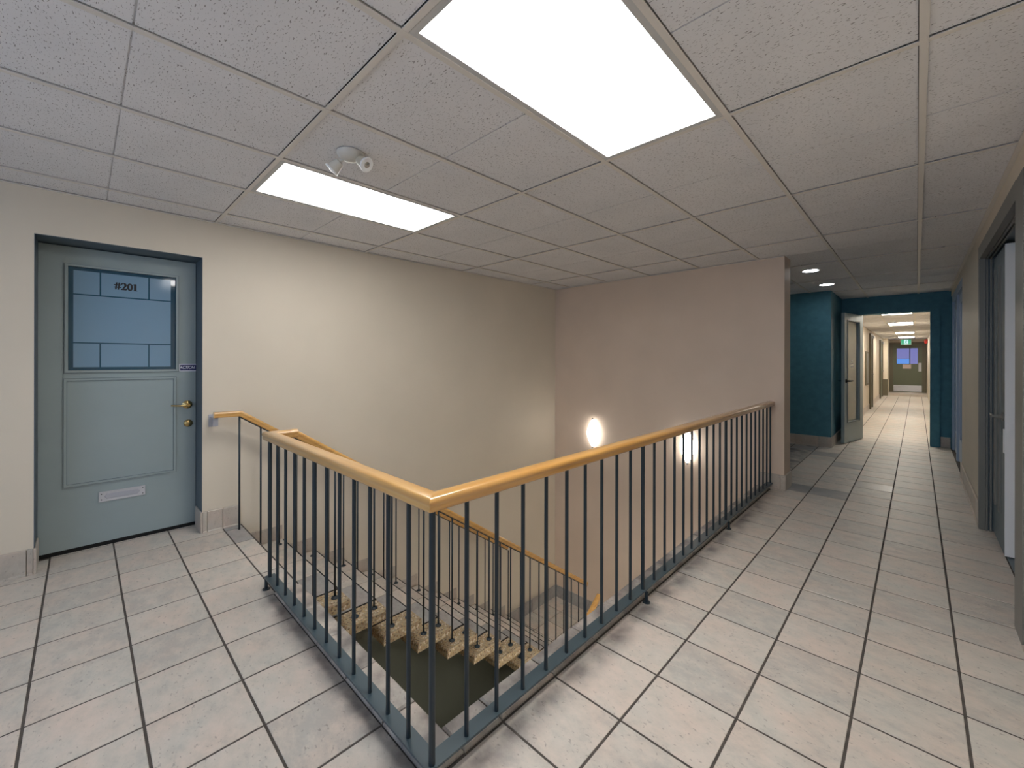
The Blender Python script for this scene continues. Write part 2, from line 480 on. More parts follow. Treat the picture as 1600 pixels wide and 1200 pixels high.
# bullnose edge tiles round the stairwell
def edge_tiles(along, lo, hi, a, b, grid0, pitch):
    k = math.floor((lo - grid0) / pitch)
    while grid0 + k * pitch < hi:
        s0, s1 = max(lo, grid0 + k * pitch), min(hi, grid0 + (k + 1) * pitch)
        k += 1
        if s1 - s0 < 0.02: continue
        c = (s0 + s1) / 2; h = (s1 - s0) / 2 - 0.003
        if along == 'x':
            MB().bbox(-h, h, a - (a + b) / 2, b - (a + b) / 2, -0.012, 0.012, 0.007).build('edge_tile', 'tile', floor, (c, (a + b) / 2, 0))
        else:
            MB().bbox(a - (a + b) / 2, b - (a + b) / 2, -h, h, -0.012, 0.012, 0.007).build('edge_tile', 'tile', floor, ((a + b) / 2, c, 0))
edge_tiles('x', -2.62, -1.095, 0.757, WELLY, GX0, GPX)
edge_tiles('y', WELLY, YB, WELLX, -1.095, GY0, GPY)

# ------------------------------------------------------------------ walls
D1Y0, D1Y1, D1Z = -0.207, 0.637, 2.103      # opening of the numbered door
w = MB()
w.box(XL - 0.3, XL, YW, D1Y0, -0.28, TOP)
w.box(XL - 0.3, XL, D1Y1, YB2, ZLOW, TOP)
w.box(XL - 0.3, XL, D1Y0, D1Y1, D1Z, TOP)
w.box(XL - 0.5, XL - 0.3, D1Y0 - 0.2, D1Y1 + 0.2, -0.28, TOP)
tag(w.build('wall_left', 'wall'), 'cream painted wall with the numbered office door, running down beside the stairs', 'wall', kind='structure')

tag(MB().box(XL, XE, YB, YB2, ZLOW, TOP).build('wall_back', 'wall_pink'), 'beige stairwell end wall carrying the two glowing sconces', 'wall', kind='structure')

R2Y0, R2Y1, R2Z = 3.03, 4.96, 2.215       # double door unit in the right wall
w = MB()
w.box(XR, XR + 0.15, YW, R2Y0, -0.05, TOP)
w.box(XR, XR + 0.15, R2Y1, 7.02, -0.05, TOP)
w.box(XR, XR + 0.15, R2Y0, R2Y1, R2Z, TOP)
w.box(XR + 0.12, XR + 0.27, 7.02, YH + 0.2, -0.05, TOP)
w.box(XR, XR + 0.27, 7.02, YH + 0.2, 2.30, TOP)
tag(w.build('wall_right', 'wall'), 'cream corridor wall on the right with the dark framed double door', 'wall', kind='structure')

# room beyond the double door
w = MB()
w.box(XR + 0.15, 2.4, R2Y0 - 0.6, R2Y0 - 0.5, -0.1, TOP); w.box(XR + 0.15, 2.4, 6.2, 6.3, -0.1, TOP)
w.box(2.4, 2.5, R2Y0 - 0.6, 6.3, -0.1, TOP); w.box(XR + 0.15, 2.5, R2Y0 - 0.6, 6.3, -0.15, -0.008); w.box(XR + 0.15, 2.5, R2Y0 - 0.6, 6.3, CZ, TOP)
tag(w.build('wall_side_room', 'wall'), 'dim room shell behind the double door', 'wall', kind='structure')

tag(MB().box(-2.6, -0.94, 7.9, YH + 0.2, -0.05, TOP).build('wall_alcove', 'teal'), 'dark teal wall block left of the open glazed door', 'wall', kind='structure')
tag(MB().box(-2.75, -2.6, YB2, YH + 0.2, -0.05, TOP).build('wall_alcove_side', 'wall'), 'side wall at the hidden end of the alcove under the downlights', 'wall', kind='structure')
w = MB()
w.box(-0.94, -0.70, YH, YH + 0.2, -0.05, TOP)
w.box(0.15, XR + 0.15, YH, YH + 0.2, -0.05, TOP)
w.box(-0.70, 0.15, YH, YH + 0.2, 2.105, TOP)
tag(w.build('wall_far', 'teal'), 'dark teal header wall around the opening to the far corridor', 'wall', kind='structure')

XCL, XCR, CZC, YE = -0.945, 0.285, 2.175, 22.6
tag(MB().box(XCL - 0.15, XCL, YH + 0.2, YE, -0.05, TOP).build('wall_corridor_left', 'wall'), 'cream left wall of the far corridor with two dark door frames', 'wall', kind='structure')
tag(MB().box(XCR, XCR + 0.15, YH + 0.2, YE, -0.05, TOP).build('wall_corridor_right', 'wall'), 'cream right wall of the far corridor, seen as a thin sliver', 'wall', kind='structure')
tag(MB().box(XCL - 0.15, XCR + 0.15, YE, YE + 0.15, -0.05, TOP).build('wall_corridor_end', 'wall'), 'end wall of the far corridor around the olive exit door', 'wall', kind='structure')

# wall behind the camera with its window
WX0, WX1, WZ0, WZ1 = -2.5, 0.2, 0.75, 2.2
w = MB()
w.box(XL - 0.3, WX0, YW - 0.2, YW, -0.28, TOP); w.box(WX1, XR + 0.15, YW - 0.2, YW, -0.28, TOP)
w.box(WX0, WX1, YW - 0.2, YW, -0.28, WZ0); w.box(WX0, WX1, YW - 0.2, YW, WZ1, TOP)
tag(w.build('wall_front', 'wall'), 'cream wall behind the viewer with the daylight window', 'wall', kind='structure')
wf = MB()
for x in (WX0, -1.17, WX1 - 0.04): wf.box(x, x + 0.04, YW - 0.12, YW - 0.06, WZ0, WZ1)
for z in (WZ0, WZ1 - 0.04): wf.box(WX0, WX1, YW - 0.12, YW - 0.06, z, z + 0.04)
tag(wf.build('window_1', 'white_paint'), 'white window frame behind the viewer letting in daylight', 'window', kind='structure')
# sky portal helps sample the daylight through that window opening
pd = bpy.data.lights.new('window_portal', 'AREA'); pd.shape = 'RECTANGLE'; pd.size = WX1 - WX0; pd.size_y = WZ1 - WZ0
pd.cycles.is_portal = True
po = bpy.data.objects.new('window_portal', pd); COL.objects.link(po)
po.location = ((WX0 + WX1) / 2, YW - 0.1, (WZ0 + WZ1) / 2); po.rotation_euler = (math.radians(90), 0, 0)

# lower storey seen through the stairwell
w = MB()
w.box(XL, XR, -0.6, YB, ZLOW - 0.1, ZLOW)
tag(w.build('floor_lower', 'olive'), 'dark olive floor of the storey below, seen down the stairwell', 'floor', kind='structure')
w = MB()
w.box(XL, XR, -0.75, -0.6, ZLOW, -0.28); w.box(XR, XR + 0.15, -0.75, YB2, ZLOW, -0.28); w.box(XE, XR, YB, YB2, ZLOW, -0.28)
w.box(XL - 0.15, XL, -0.75, D1Y1, ZLOW, -0.28)
tag(w.build('wall_lower', 'wall'), 'cream wall of the storey below, beyond the stairs', 'wall', kind='structure')

# ------------------------------------------------------------------ stairs
RISE, RUN, Z0S, Y0S = 0.1824, 0.2692, -0.028, 0.893
XS = -2.62
NT = 11
def t_back(n): return Y0S + RUN * (n - 1)
def t_top(n): return Z0S - RISE * n
ZLAND, YLAND = t_top(12), t_back(12)
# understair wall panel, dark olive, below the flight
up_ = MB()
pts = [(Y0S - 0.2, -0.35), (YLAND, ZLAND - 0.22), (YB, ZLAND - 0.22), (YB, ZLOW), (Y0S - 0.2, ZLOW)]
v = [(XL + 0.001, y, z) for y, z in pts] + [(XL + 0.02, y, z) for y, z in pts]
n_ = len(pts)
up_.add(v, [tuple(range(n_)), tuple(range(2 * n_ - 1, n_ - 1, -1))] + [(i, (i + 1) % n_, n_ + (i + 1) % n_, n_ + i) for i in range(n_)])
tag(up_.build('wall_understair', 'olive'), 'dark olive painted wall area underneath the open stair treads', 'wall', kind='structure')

stairs = empty('staircase', (XS, Y0S, 0), 'open stair of pebbled concrete treads with tile inlays going down the well', 'staircase')
so = (XS, Y0S, 0)
tread_me = MB().bbox(XL + 0.015 - XS, 0, 0, 0.305, -0.06, 0, 0.006).mesh('tread', 'agg')
inl = [(-3.09, -2.80, 'tile_grey'), (-3.385, -3.096, 'tile'), (-3.68, -3.391, 'tile'), (-3.90, -3.686, 'tile')]
inl_me = [MB().bbox(a - XS, b - XS, 0.0, 0.294, 0, 0.004, 0.002).mesh('tread_tile', m) for a, b, m in inl]
strip_me = MB().box(-2.796 - XS, -2.786 - XS, 0, 0.302, 0, 0.003).box(XL + 0.03 - XS, -2.786 - XS, 0.295, 0.302, 0, 0.003).mesh('inlay_strip', 'black')
skirt_me = MB().bbox(0, 0.012, 0.002, RUN - 0.004, 0.002, 0.115, 0.003).mesh('skirting_tile', 'base_tile')
for n in range(1, NT + 1):
    t = link('tread', tread_me, stairs, (0, t_back(n) - Y0S, t_top(n)))
    for me in inl_me: link('tread_tile', me, t)
    link('inlay_strip', strip_me, t)
    link('skirting_tile', skirt_me, t, (XL + 0.001 - XS, 0.035, 0))
# steel spine under the treads
sp = MB()
sp.sweep([(-3.3, t_back(1) - 0.02, t_top(1) - 0.14), (-3.3, t_back(12) + 0.05, t_top(12) - 0.14)], [(-0.06, -0.09), (0.06, -0.09), (0.06, 0.09), (-0.06, 0.09)], False)
o = sp.build('stringer', 'olive', stairs, (-so[0], -so[1], -so[2]))

land = empty('stair_landing', (-2.6, YLAND, ZLAND), 'lower tiled half landing at the foot of the stair flight', 'landing')
lo_ = (-2.6, YLAND, ZLAND)
box('slab', (XL + 0.022, -1.2, YLAND, YB - 0.002, ZLAND - 0.2, ZLAND - 0.008), 'grout', land, lo_)
lt = MB().bbox(-0.146, 0.146, -0.133, 0.133, -0.01, 0, 0.002).mesh('landing_tile', 'tile')
lg = MB().bbox(-0.146, 0.146, -0.133, 0.133, -0.01, 0, 0.002).mesh('landing_tile', 'tile_grey')
for i in range(8):
    for j in range(4):
        x = XL + 0.17 + i * 0.3; y = YLAND + 0.137 + j * 0.274
        link('landing_tile', lg if (i * 3 + j * 5) % 7 == 0 else lt, land, (x - lo_[0], y - lo_[1], 0))
for i in range(8):
    MB().bbox(-0.147, 0.147, -0.006, 0.006, 0, 0.17, 0.003).build('skirting_tile', 'tile_grey', land, (XL + 0.17 + i * 0.3 - lo_[0], YB - 0.007 - lo_[1], 0))
for j in range(4):
    MB().bbox(-0.006, 0.006, -0.133, 0.133, 0, 0.17, 0.003).build('skirting_tile', 'tile_grey', land, (XL + 0.027 - lo_[0], YLAND + 0.137 + j * 0.274 - lo_[1], 0))

# return flight going down from the landing
ret = empty('lower_staircase', (-1.9, YLAND, ZLAND), 'second flight of pebbled treads descending from the half landing', 'staircase')
rm = MB().bbox(-0.58, 0.65, -0.305, 0, -0.06, 0, 0.006).mesh('tread', 'agg')
ri = MB().bbox(-0.42, 0.6, -0.262, 0, 0, 0.004, 0.002).mesh('tread_tile', 'tile')
for n in range(1, 5):
    t = link('tread', rm, ret, (0, -RUN * (n - 1), -RISE * n))
    link('tread_tile', ri, t)

# ------------------------------------------------------------------ railings
HP = []
half = [(0.0, 0.0245), (0.020, 0.0235), (0.028, 0.0205), (0.0325, 0.015), (0.0340, 0.008), (0.0325, 0.001), (0.0300, -0.004), (0.0315, -0.010), (0.0310, -0.017), (0.026, -0.0225), (0.012, -0.024)]
HP = half + [(-u, v) for u, v in reversed(half[1:])]
HPS = [(u * 0.76, v * 0.92) for u, v in HP]
RZ = 0.882                       # handrail centre height
RX, RY = -1.085, 0.756           # baluster lines
XLEFT = -2.700
rail = empty('landing_railing', (RX, RY, 0), 'L-shaped railing around the stairwell with honey oak handrail and dark steel balusters', 'railing')
ro = (RX, RY, 0)
def rel(p): return (p[0] - ro[0], p[1] - ro[1], p[2] - ro[2])
MB().sweep([rel((XLEFT, 0.90, RZ)), rel((XLEFT, RY, RZ)), rel((RX + 0.02, RY, RZ))][:2] + [rel((RX, RY, RZ))], HP).build('handrail', 'oak_x', rail)
# mitred second arm: built with the corner point so both meshes meet on the diagonal
mr = MB(); mr.sweep([rel((RX, RY, RZ)), rel((RX, YB - 0.004, RZ))], HP)
nP = len(HP)
o_arm = mr.build('handrail', 'oak_y', rail)
me = o_arm.data
for i in range(nP):               # shear the first ring onto the 45 degree mitre
    vv = me.vertices[i].co; vv.y += -(vv.x)
arm_x = [c for c in rail.children if c != o_arm][0]
me = arm_x.data
for i in range(2 * nP, 3 * nP):
    vv = me.vertices[i].co; vv.x += -(vv.y)
BZ0, BZ1 = 0.058, 0.066
MB().box(XLEFT - 0.025 - RX, 0.018, -0.023, 0.032, BZ0, BZ1).build('base_bar', 'iron_bar', rail)
MB().box(-0.037, 0.018, 0.032, YB - 0.01 - RY, BZ0, BZ1).build('base_bar', 'iron_bar', rail)
bal = MB().cyl((0, 0, BZ1 - 0.004), (0, 0, RZ - 0.02), 0.0078, n=10).mesh('baluster', 'iron')
post = MB().cyl((0, 0, BZ0), (0, 0, RZ - 0.02), 0.0105, n=12).mesh('post', 'iron')
foot = MB().cyl((0, 0, 0.001), (0, 0, BZ0), 0.009, n=10).cyl((0, 0, 0.0005), (0, 0, 0.005), 0.02, n=12).mesh('post_foot', 'iron')
for k in range(13):
    x = XLEFT + (RX - XLEFT) * k / 12
    p = k in (0, 12)
    b = link('post' if p else 'baluster', post if p else bal, rail, (x - RX, 0, 0))
    if k == 0: link('post_foot', foot, b, (0, -0.018, 0))
for k in range(1, 31):
    p = k in (10, 20)
    b = link('post' if p else 'baluster', post if p else bal, rail, (0, 0.1385 * k, 0))
    if p: link('post_foot', foot, b, (0.022, 0, 0))

def stair_rail(x, start, label, first_floor):
    r = empty('stair_railing', (x, Y0S, 0), label, 'railing', 'stair railings')
    sl = RISE / RUN
    yb, zb = (0.885, RZ) if not first_floor else (0.855, RZ + 0.022)
    yend = 3.97 if not first_floor else 3.80
    path = start + [(x, yb, zb), (x, yend, zb - (yend - yb) * sl)]
    MB().sweep([(p[0] - x, p[1] - Y0S, p[2]) for p in path], HPS).build('handrail', 'oak_y', r)
    MB().sweep([(p[0] - x, p[1] - Y0S, p[2] - 0.030) for p in path[-2:]], [(-0.012, -0.004), (0.012, -0.004), (0.012, 0.004), (-0.012, 0.004)], False).build('under_bar', 'iron', r)
    fl_me = MB().lathe((0, 0, 0), (0, 0, 1), [(0.024, 0), (0.024, 0.004), (0.018, 0.010), (0.008, 0.013)], 14).mesh('base_flange', 'iron')
    for n in range(1, NT + 1):
        for dy in (0.104, 0.239):
            y = t_back(n) + dy; z = t_top(n)
            zt = zb - (y - yb) * sl - 0.026
            b = MB().cyl((0, 0, 0), (0, 0, zt - z), 0.0068, n=8).build('baluster', 'iron', r, (0, y - Y0S, z))
            link('base_flange', fl_me, b)
    return r
sr1 = stair_rail(XLEFT, [(XLEFT, 0.862, RZ)], 'inner stair railing with oak handrail sloping down beside the open treads', False)
XWR = -3.80
sr2 = stair_rail(XWR, [(XWR, 0.685, RZ + 0.024)], 'wall-side stair railing whose oak handrail starts beside the numbered door', True)
MB().cyl((0, 0, 0), (0, 0, RZ), 0.0072, n=8).build('baluster', 'iron', sr2, (0, 0.850 - Y0S, 0.001))
MB().box(-0.125, -0.02, -0.012, 0.022, -0.002, 0.004).box(-0.129, -0.121, -0.02, 0.03, -0.075, 0.02).box(-0.05, -0.02, -0.012, 0.022, -0.060, 0.0).build('wall_bracket', 'bracket', sr2, (0, 0.695 - Y0S, RZ - 0.002))
# handrail of the return flight
lr = empty('lower_stair_railing', (-2.45, YLAND, ZLAND), 'short oak handrail of the lower flight, glimpsed past the landing edge', 'railing')
MB().sweep([(0, 0.0, ZLAND * 0 + 1.02), (0, -1.1, 1.02 - 1.1 * 0.66)], HPS).build('handrail', 'oak_y', lr)
for k in range(4):
    y = -0.15 - k * RUN
    MB().cyl((0, y, -RISE * (k + 1)), (0, y, 1.0 + y * 0.66), 0.0068, n=8).build('baluster', 'iron', lr)

# ------------------------------------------------------------------ skirting tiles
def skirting(name, label, pieces, axis, face, sign):
    """pieces: list of (start, end) along the wall; axis 'y' = wall at x=face, sign = side the tile stands out to"""
    root = empty(name, (face if axis == 'y' else pieces[0][0], pieces[0][0] if axis == 'y' else face, 0), label, 'baseboard', kind='structure')
    ro_ = root.location
    for a, b in pieces:
        h = (b - a) / 2 - 0.002; c = (a + b) / 2
        t0, t1 = sorted((0.0, sign * 0.014)); f0, f1 = sorted((0.0, sign * 0.024))
        if axis == 'y':
            MB().bbox(t0, t1, -h, h, 0.0, 0.158, 0.004).bbox(f0, f1, -h, h, 0.0, 0.012, 0.006).build('skirting_tile', 'base_tile', root, (face - ro_.x, c - ro_.y, 0))
        else:
            MB().bbox(-h, h, t0, t1, 0.0, 0.158, 0.004).bbox(-h, h, f0, f1, 0.0, 0.012, 0.006).build('skirting_tile', 'base_tile', root, (c - ro_.x, face - ro_.y, 0))
    return root
def grid_pieces(lo, hi, g0, p):
    out = []; k = math.floor((lo - g0) / p)
    while g0 + k * p < hi:
        a, b = max(lo, g0 + k * p), min(hi, g0 + (k + 1) * p); k += 1
        if b - a > 0.02: out.append((a, b))
    return out
def L_box(name, b, parent): return box(name, b, 'base_tile', parent, parent.location)
bl = skirting('baseboard_left', 'beige skirting tiles along the cream wall either side of the numbered door',
         [(-2.4, -1.5), (-1.5, -1.06)] + grid_pieces(-1.06, D1Y0 - 0.028, GY0, GPY) + [(D1Y0 - 0.028, D1Y0), (D1Y1, D1Y1 + 0.03)] + grid_pieces(D1Y1 + 0.03, 0.885, GY0, GPY), 'y', XL, 1)
MB().bbox(-0.11, 0.11, -0.012, 0.0, 0, 0.158, 0.004).build('skirting_tile', 'base_tile', bl, (XL - 0.095 - bl.location.x, D1Y1 - bl.location.y, 0))
MB().bbox(-0.11, 0.11, 0.0, 0.012, 0, 0.158, 0.004).build('skirting_tile', 'base_tile', bl, (XL - 0.095 - bl.location.x, D1Y0 - bl.location.y, 0))
bb = skirting('baseboard_back', 'beige skirting tiles at the foot of the stairwell end wall', [(-1.205, -1.0), (-1.0, XE + 0.014)], 'x', YB, -1)
MB().bbox(0, 0.014, -0.132, 0.132, 0, 0.158, 0.004).build('skirting_tile', 'base_tile', bb, (XE - bb.location.x, YB + 0.135 - bb.location.y, 0))
skirting('baseboard_right', 'beige skirting tiles along the right corridor wall', grid_pieces(-2.4, R2Y0, GY0, GPY * 2) + grid_pieces(R2Y1, 7.02, GY0, GPY), 'y', XR, -1)
ba = skirting('baseboard_alcove', 'beige skirting tiles around the dark teal wall block', grid_pieces(-2.3, -0.926, GX0, GPX), 'x', 7.9, -1)
for a, b in grid_pieces(7.9, YH, GY0, GPY):
    MB().bbox(0, 0.014, -(b - a) / 2 + 0.002, (b - a) / 2 - 0.002, 0, 0.158, 0.004).build('skirting_tile', 'base_tile', ba, (-0.94 - ba.location.x, (a + b) / 2 - ba.location.y, 0))
skirting('baseboard_far', 'single skirting tile right of the corridor opening on the teal wall', [(0.262, 0.372)], 'x', YH, -1)
skirting('baseboard_corridor', 'skirting tiles along the left wall of the far corridor', [(9.4 + 1.4 * i, 9.4 + 1.4 * (i + 1)) for i in range(3)] + [(13.6, 14.9), (15.8, 19.2)], 'y', XCL, 1)

# ------------------------------------------------------------------ ceiling
ceil = tag(MB().box(XL - 0.3, XR + 0.3, YW - 0.2, YH + 0.2, TOP - 0.05, TOP + 0.1).box(-1.2, 0.6, YH + 0.2, 23.0, TOP - 0.05, TOP + 0.1).build('ceiling', 'plenum'),
           'suspended ceiling of speckled tiles in a painted metal grid', 'ceiling', kind='structure')
xs = [CTX0 + k * CTP for k in range(-5, 4)]
ys = [CTY0 + k * CTQ for k in range(-4, 7)]
HT = 0.011
def tile_mesh(w, d):
    """panel with the score line across its middle"""
    m = MB()
    for s in ((-d / 2, -0.003), (0.003, d / 2)):
        hx = w / 2
        v = [(-hx, s[0], 0.0), (hx, s[0], 0.0), (hx, s[1], 0.0), (-hx, s[1], 0.0)]
        m.box(-hx, hx, s[0], s[1], 0.0, 0.014)
    m.box(-w / 2, w / 2, -0.003, 0.003, 0.006, 0.014)
    return m.mesh('ceiling_tile', 'ceil')
full_ct = tile_mesh(CTP - 0.028, CTQ - 0.028)
FIX = []
for a in range(len(xs) - 1):
    for b in range(len(ys) - 1):
        x0, x1, y0, y1 = xs[a], xs[a + 1], ys[b], ys[b + 1]
        if x1 < XL or x0 > XR: continue
        cx, cy = (x0 + x1) / 2, (y0 + y1) / 2
        if abs(cy - (CTY0 - CTQ / 2)) < 0.1 and (abs(cx - (CTX0 + CTP / 2)) < 0.1 or abs(cx - (CTX0 - 2.5 * CTP)) < 0.1):
            FIX.append((cx, cy)); continue
        X0, X1, Y0, Y1 = max(x0, XL), min(x1, XR), max(y0, YW), min(y1, YH)
        if y0 > YB2 and x1 < -2.6: continue
        if X1 - X0 < 0.03 or Y1 - Y0 < 0.03: continue
        if (X1 - X0) > CTP - 0.01 and (Y1 - Y0) > CTQ - 0.01:
            link('ceiling_tile', full_ct, ceil, (cx, cy, CZ + 0.005))
        else:
            # cut panel: keep the score line where the whole panel would have it
            m = MB(); hx = (X1 - X0) / 2 - 0.010
            ym = cy; c0 = (X0 + X1) / 2
            for s0, s1 in ((Y0 + 0.014, min(Y1 - 0.014, ym - 0.003)), (max(Y0 + 0.014, ym + 0.003), Y1 - 0.014)):
                if s1 - s0 > 0.01: m.box(-hx, hx, s0 - cy, s1 - cy, 0.0, 0.014)
            if Y0 < ym < Y1: m.box(-hx, hx, -0.003, 0.003, 0.006, 0.014)
            m.build('ceiling_tile', 'ceil', ceil, (c0, cy, CZ + 0.005))
for x in xs:
    if XL < x < XR:
        MB().box(-0.012, 0.012, YW, YH, 0, 0.004).box(-0.004, 0.004, YW, YH, 0.004, 0.03).build('main_tee', 'tee', ceil, (x, 0, CZ - 0.003))
ct_me = MB().box(-CTP / 2 + 0.012, CTP / 2 - 0.012, -0.0115, 0.0115, 0, 0.003).mesh('cross_tee', 'tee')
for y in ys:
    if not (YW < y < YH): continue
    for a in range(len(xs) - 1):
        x0, x1 = xs[a], xs[a + 1]
        if x1 < XL or x0 > XR: continue
        if y > YB and x1 < (XE - 0.02 if y < YB2 else -2.6): continue
        if x0 < XL or x1 > XR:
            X0, X1 = max(x0, XL), min(x1, XR)
            MB().box(-(X1 - X0) / 2, (X1 - X0) / 2, -0.0115, 0.0115, 0, 0.003).build('cross_tee', 'tee', ceil, ((X0 + X1) / 2, y, CZ - 0.002))
        else:
            link('cross_tee', ct_me, ceil, ((x0 + x1) / 2, y, CZ - 0.002))
for nm, b in (('wall_angle', (XR - 0.022, XR, YW, YH, CZ - 0.004, CZ)), ('wall_angle', (XL, XL + 0.022, YW, YB, CZ - 0.004, CZ)), ('wall_angle', (XL, XE, YB - 0.022, YB, CZ - 0.0045, CZ - 0.0005))):
    box(nm, b, 'tee', ceil)
# corridor ceiling
cc = MB().box(XCL, XCR, YH + 0.2, YE, CZC, CZC + 0.05)
cco = tag(cc.build('ceiling_corridor', 'ceil'), 'lower tiled ceiling of the far corridor with a row of bright panels', 'ceiling', kind='structure')
for x in (-0.50, -0.03): box('main_tee', (x - 0.011, x + 0.011, YH + 0.2, YE, CZC - 0.003, CZC), 'tee', cco)
for k in range(13): box('cross_tee', (XCL, XCR, 9.98 + k * 0.96 - 0.011, 9.98 + k * 0.96 + 0.011, CZC - 0.002, CZC), 'tee', cco)

# ------------------------------------------------------------------ lights in the ceiling
def troffer(cx, cy, w, d, z, lens, label, group):
    r = empty('ceiling_light', (cx, cy, z), label, 'light', group)
    hw, hd = w / 2 - 0.013, d / 2 - 0.013
    m = MB()
    t = 0.024
    m.box(-hw, hw, -hd, -hd + t, -0.001, 0.05); m.box(-hw, hw, hd - t, hd, -0.001, 0.05)
    m.box(-hw, -hw + t, -hd + t, hd - t, -0.001, 0.05); m.box(hw - t, hw, -hd + t, hd - t, -0.001, 0.05)
    m.box(-hw, hw, -hd, hd, 0.05, 0.09)
    m.build('frame', 'troffer', r)
    MB().box(-hw + t, hw - t, -hd + t, hd - t, 0.004, 0.010).build('lens', lens, r)
    return r
FIX.sort(key=lambda p: -p[0])
troffer(FIX[0][0], FIX[0][1], CTP, CTQ, CZ, 'lens', 'large bright rectangular ceiling light panel nearest the viewer, cut by the top edge', 'recessed troffers over the landing')
troffer(FIX[1][0], FIX[1][1], CTP, CTQ, CZ, 'lens_well', 'bright rectangular ceiling light panel over the stairwell beside the emergency lamp', 'recessed troffers over the landing')
for y0, y1, lab in ((9.2 + 0.2, 10.3, 'first corridor ceiling light panel, half hidden by the teal header'), (12.43, 13.43, 'second corridor ceiling light panel beyond the teal header'),
                    (16.7, 17.66, 'third corridor ceiling light panel, smaller'), (19.8, 20.95, 'last corridor ceiling light panel, nearest the exit sign')):
    troffer(-0.265, (y0 + y1) / 2, 0.475, y1 - y0, CZC - 0.012, 'lens_corr', lab, 'corridor troffers')

troffer(-0.45, 2.6, CTP, CTQ, -0.375, 'lens_low_fill', 'unseen ceiling light panel added in the storey below to light the area under the stairs', None)  # unseen lamp, added to brighten the olive wall under the stairs
def downlight(x, y, label):
    r = empty('downlight', (x, y, CZ), label, 'light', 'alcove downlights')
    MB().lathe((0, 0, 0), (0, 0, 1), [(0.092, 0.004), (0.092, -0.002), (0.082, -0.004), (0.078, -0.001), (0.078, 0.004)], 28).build('trim_ring', 'tee', r)
    MB().lathe((0, 0, 0), (0, 0, 1), [(0.078, 0.0), (0.077, -0.003), (0.04, -0.0035)], 28).build('lens', 'lens_down', r)
downlight(-0.906, 5.97, 'nearer round downlight in the dim ceiling before the teal wall')
downlight(-0.907, 7.20, 'farther round downlight just before the teal wall')

def sconce(x, z, label):
    r = empty('wall_sconce', (x, YB, z), label, 'light', 'stairwell sconces')
    prof = []
    H = 0.192
    for k in range(17):
        t = -1 + 2 * k / 16
        prof.append((0.077 * (1 - abs(t) ** 1.6) + 0.008, t * H))
    MB().lathe((0, -0.045, 0), (0, 0, 1), prof, 28, ((1, 0, 0), 1.0, 0.62)).build('glass_shade', 'lens_sconce', r)
    for s in (-1, 1):
        MB().lathe((0, -0.045, s * H), (0, 0, s), [(0.016, -0.006), (0.017, 0.004), (0.010, 0.012), (0.004, 0.02)], 14).build('end_cap', 'chrome', r)
    MB().box(-0.03, 0.03, -0.014, 0, -0.12, 0.12).build('back_plate', 'white_paint', r)
sconce(-3.235, 0.315, 'glowing lens-shaped wall sconce just above the oak handrail')
sconce(-1.93, 0.315, 'glowing lens-shaped wall sconce seen between the steel balusters')

# emergency lamp
r = empty('emergency_light', (-2.10, 0.955, CZ), 'twin-head white emergency lamp on the ceiling beside the light panel', 'light')
MB().lathe((0, 0, 0), (0, 0, -1), [(0.066, 0.0), (0.066, 0.008), (0.058, 0.022), (0.040, 0.034), (0.015, 0.038)], 26).build('canopy', 'plastic', r)
for (ax, ay, az), off, mt in (((-0.55, -0.55, -0.75), (-0.035, -0.025, -0.03), 'plastic'), ((0.75, 0.30, -0.55), (0.03, 0.02, -0.03), 'plastic_old')):
    d = Vector((ax, ay, az)).normalized(); p = Vector(off)
    h = MB().cyl(p - d * 0.005, p + d * 0.02, 0.010, n=10).lathe(p + d * 0.015, d, [(0.012, 0.0), (0.022, 0.006), (0.028, 0.03), (0.034, 0.055), (0.036, 0.06)], 20).build('lamp_head', mt, r)
    MB().lathe(p + d * 0.075, d, [(0.036, -0.004), (0.038, 0.0), (0.038, 0.005), (0.033, 0.007)], 20).build('lens_ring', 'white_paint', h)
    MB().lathe(p + d * 0.075, d, [(0.032, 0.0), (0.022, 0.006), (0.004, 0.009)], 20).build('lamp_lens', 'chrome', h)

# ------------------------------------------------------------------ door 1: numbered office door
XD = -4.165
kD = 4.165 / 4.08
def dy(y): return y * kD
def dz(z): return CAM_H + (z - CAM_H) * kD
d1 = empty('door_1', (XD, 0.21, 0), 'blue-grey office door numbered 201 with a frosted upper window and mail slot', 'door', kind='structure')
do = (XD, 0.21, 0)
def dbox(name, y0, y1, z0, z1, x0, x1, m, parent=None):
    """box on the door face; x0/x1 measured outwards from the leaf face"""
    if parent is None:
        return box(name, (XD + x0, XD + x1, y0, y1, z0, z1), m, d1, do)
    return box(name, (XD + x0, XD + x1, y0, y1, z0, z1), m, parent, (do[0] + parent.location.x, do[1] + parent.location.y, do[2] + parent.location.z))
LY0, LY1, LZ0, LZ1 = D1Y0 + 0.004, D1Y1 - 0.006, 0.028, D1Z - 0.01
gy0, gy1, gz0, gz1 = dy(-0.066), dy(0.498), dz(1.249), dz(1.948)
py0, py1, pz0, pz1 = dy(-0.085), dy(0.497), dz(0.47), dz(1.192)
m = MB()
T0 = -0.045
m.box(T0, 0, LY0 - 0.21, gy0 - 0.21, LZ0, LZ1); m.box(T0, 0, gy1 - 0.21, LY1 - 0.21, LZ0, LZ1)
m.box(T0, 0, gy0 - 0.21, gy1 - 0.21, gz1, LZ1); m.box(T0, 0, gy0 - 0.21, gy1 - 0.21, LZ0, gz0)
m.build('leaf', 'door', d1)
